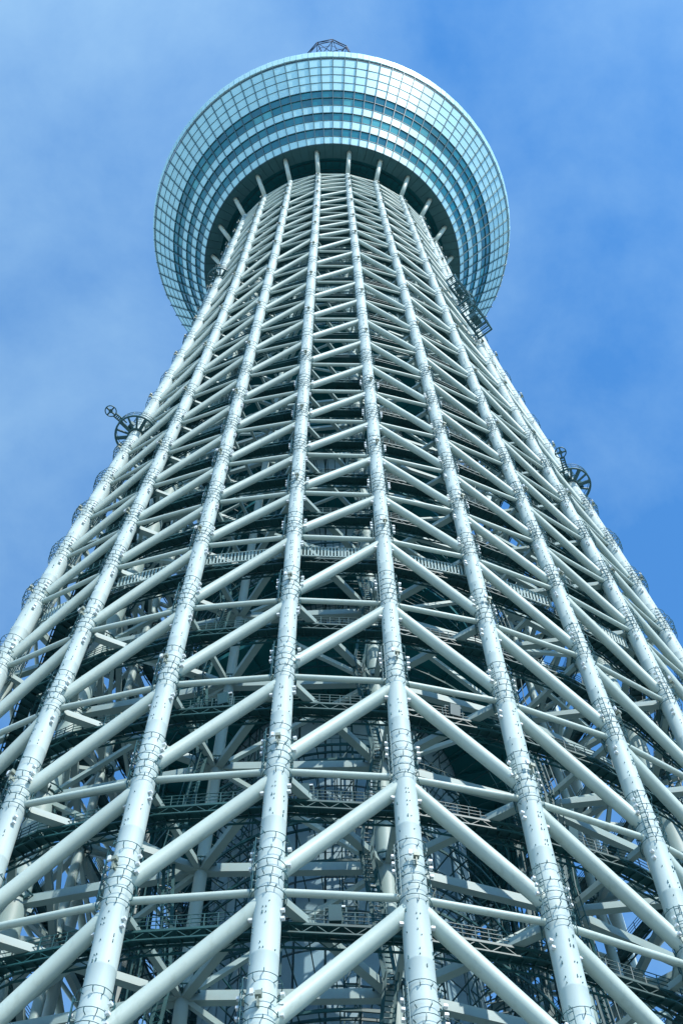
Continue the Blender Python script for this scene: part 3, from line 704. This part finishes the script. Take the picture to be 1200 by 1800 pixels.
# ---------------------------------------------------------------- ring galleries clamped round columns, and cage gondolas
def gallery(c, z, rr, label, wheel_dir, boom, name='ring_gallery'):
    p = along(c, z); t = (along(c, z + 4) - along(c, z - 4)).normalized()
    r = Vector((p.x, p.y, 0)).normalized(); r = (r - t * r.dot(t)).normalized(); y = t.cross(r)
    root = thing(name, label, 'work platform', group='ring galleries clamped round the columns')
    root.matrix_world = Matrix(((r.x, y.x, t.x, p.x), (r.y, y.y, t.y, p.y), (r.z, y.z, t.z, p.z), (0, 0, 0, 1)))
    rc = colr(c, z); Ro = rc + rr
    ring = lambda R, zz, n=32: [(R * math.cos(2 * math.pi * i / n), R * math.sin(2 * math.pi * i / n), zz) for i in range(n)]
    b = MB()
    b.tube(ring(Ro, 0), .15, 6, closed=True); b.tube(ring(rc + .16, -.1), .17, 6, closed=True)
    b.build('platform_ring', M['hoop'], root)
    for i in range(14):
        a = 2 * math.pi * i / 14 + .1; c_, s_ = math.cos(a), math.sin(a); b = MB()
        w = .26 if i % 3 else .5
        b.beam(((rc + .1) * c_, (rc + .1) * s_, -.1), (Ro * c_, Ro * s_, 0), w, .2)
        b.build('spoke', M['hoop'], root)
    b = MB()
    for zz in (.7, 1.4): b.tube(ring(Ro + .1, zz), .045, 4, closed=True)
    for i in range(16):
        a = 2 * math.pi * i / 16; b.beam(((Ro + .05) * math.cos(a), (Ro + .05) * math.sin(a), 0), ((Ro + .1) * math.cos(a), (Ro + .1) * math.sin(a), 1.4), .06, .06)
    b.build('guard_rail', M['hoop'], root)
    b = MB(); b.box((0, -(rc + .5), .5), .7, .7, .9); b.box((rc + .5, .6, .5), .6, .9, .8); b.build('winch_box', M['hoop'], root)
    if boom:
        inv = root.matrix_world.inverted().to_3x3()
        d = (inv @ Vector(wheel_dir)).normalized()
        a0 = Vector((d.x, d.y, 0)).normalized() * Ro + Vector((0, 0, .8)); a1 = a0 + d * boom
        side = inv @ Vector(wheel_dir).cross(Vector((0, 0, 1))); side = (side - d * side.dot(d)).normalized()
        b = MB()
        for s_ in (-.28, .28): b.beam(a0 - d * .8 + side * s_, a1 + side * s_, .17, .17)
        for i in range(5): q_ = a0.lerp(a1, i / 4.5); b.beam(q_ - side * .28, q_ + side * .28, .17, .17)
        b.build('boom', M['hoop'], root)
        b = MB(); up = inv @ (_Z * -1); u = side; v = d; ce = a1 + d * .7
        b.tube([ce + (u * math.cos(2 * math.pi * i / 20) + v * math.sin(2 * math.pi * i / 20)) * .78 for i in range(20)], .085, 5, closed=True)
        for w_ in (u, v): b.beam(ce - w_ * .76, ce + w_ * .76, .2, .2)
        b.tube([ce - up * .14, ce + up * .14], .28, 10)
        b.build('sheave_wheel', M['hoop'], root)
    return root
gallery(1, ZL[12] + 8.6, 2.0, 'dark ring gallery with a wheel on a leaning boom, round the left edge column', (-.72, -.68, .1), 1.2)
gallery(9, ZL[12] + 9.4, 1.9, 'dark ring gallery with an upright boom and wheel, round the right edge column', (-.3, -.95, .1), 1.6)
gallery(1, ZL[21] + 1.0, 1.5, 'small dark ring gallery under the left rim of the observation deck', (0, 0, 1), 0)
gallery(9, ZL[22] - 2.0, 1.7, 'dark ring gallery between the two cage gondolas under the right deck rim', (0, 0, 1), 0)
def gondola(c, z, w, h, out, label, sh=-2.6):
    p = along(c, z); t = (along(c, z + 4) - along(c, z - 4)).normalized()
    r = Vector((p.x, p.y, 0)).normalized(); r = (r - t * r.dot(t)).normalized(); y = t.cross(r)
    root = thing('cage_gondola', label, 'work platform', group='cage gondolas on the right-hand columns')
    root.matrix_world = Matrix(((r.x, y.x, t.x, p.x), (r.y, y.y, t.y, p.y), (r.z, y.z, t.z, p.z), (0, 0, 0, 1)))
    rc = colr(c, z); x0, x1 = rc + .2, rc + .2 + out; r0 = root.matrix_world; root.matrix_world = r0 @ Matrix.Translation((0, sh, 0))
    P = lambda i, j, k: Vector(((x0, x1)[i], (-w, w)[j], (0, h)[k]))
    b = MB()
    for i in (0, 1):
        for j in (0, 1): b.beam(P(i, j, 0), P(i, j, 1), .25, .25)
    for k in (0, 1):
        for i in (0, 1): b.beam(P(i, 0, k), P(i, 1, k), .25, .25)
        for j in (0, 1): b.beam(P(0, j, k), P(1, j, k), .25, .25)
    b.build('cage_frame', M['hoop'], root)
    b = MB()
    for i in (0, 1):
        b.beam(P(i, 0, 0), P(i, 1, 1), .13, .13); b.beam(P(i, 1, 0), P(i, 0, 1), .13, .13)
    for n in range(1, 6):
        yy = -w + 2 * w * n / 6; b.beam((x0, yy, 0), (x1, yy, 0), .16, .16)
    for n in range(1, 4):
        zz = h * n / 4
        for j in (-w, w): b.beam((x0, j, zz), (x1, j, zz), .09, .09)
        b.beam((x1, -w, zz), (x1, w, zz), .09, .09)
    b.build('cage_mesh', M['hoop'], root)
    b = MB(); b.box(((x0 + x1) / 2, .2, h * .45), out * .5, w * .7, h * .4); b.box(((x0 + x1) / 2 + .2, -w * .6, h * .3), .6, .6, .9); b.build('winch_box', M['hoop'], root)
    b = MB()
    for s_ in (2.1, 2.9): b.beam((rc - .1, s_, .3), (x0 + .4, s_ - 1.2, .3), .16, .16); b.beam((rc - .1, s_, h - .4), (x0 + .4, s_ - 1.2, h - .4), .16, .16)
    b.beam((rc + .15, 2.0, .3), (rc + .15, 2.0, h - .4), .16, .16); b.beam((rc + .12, 1.9, .3), (rc + .12, 3.0, .3), .16, .16); b.beam((rc + .12, 1.9, h - .4), (rc + .12, 3.0, h - .4), .16, .16)
    b.build('bracket', M['hoop'], root)
    return root
gondola(8, ZL[19] + 1.5, 2.0, 4.2, 1.9, 'upper of two dark cage gondolas under the right rim of the deck')
gondola(8, ZL[17] + 1.6, 2.7, 4.6, 2.6, 'lower and larger dark cage gondola on the right column against the sky', -3.6)
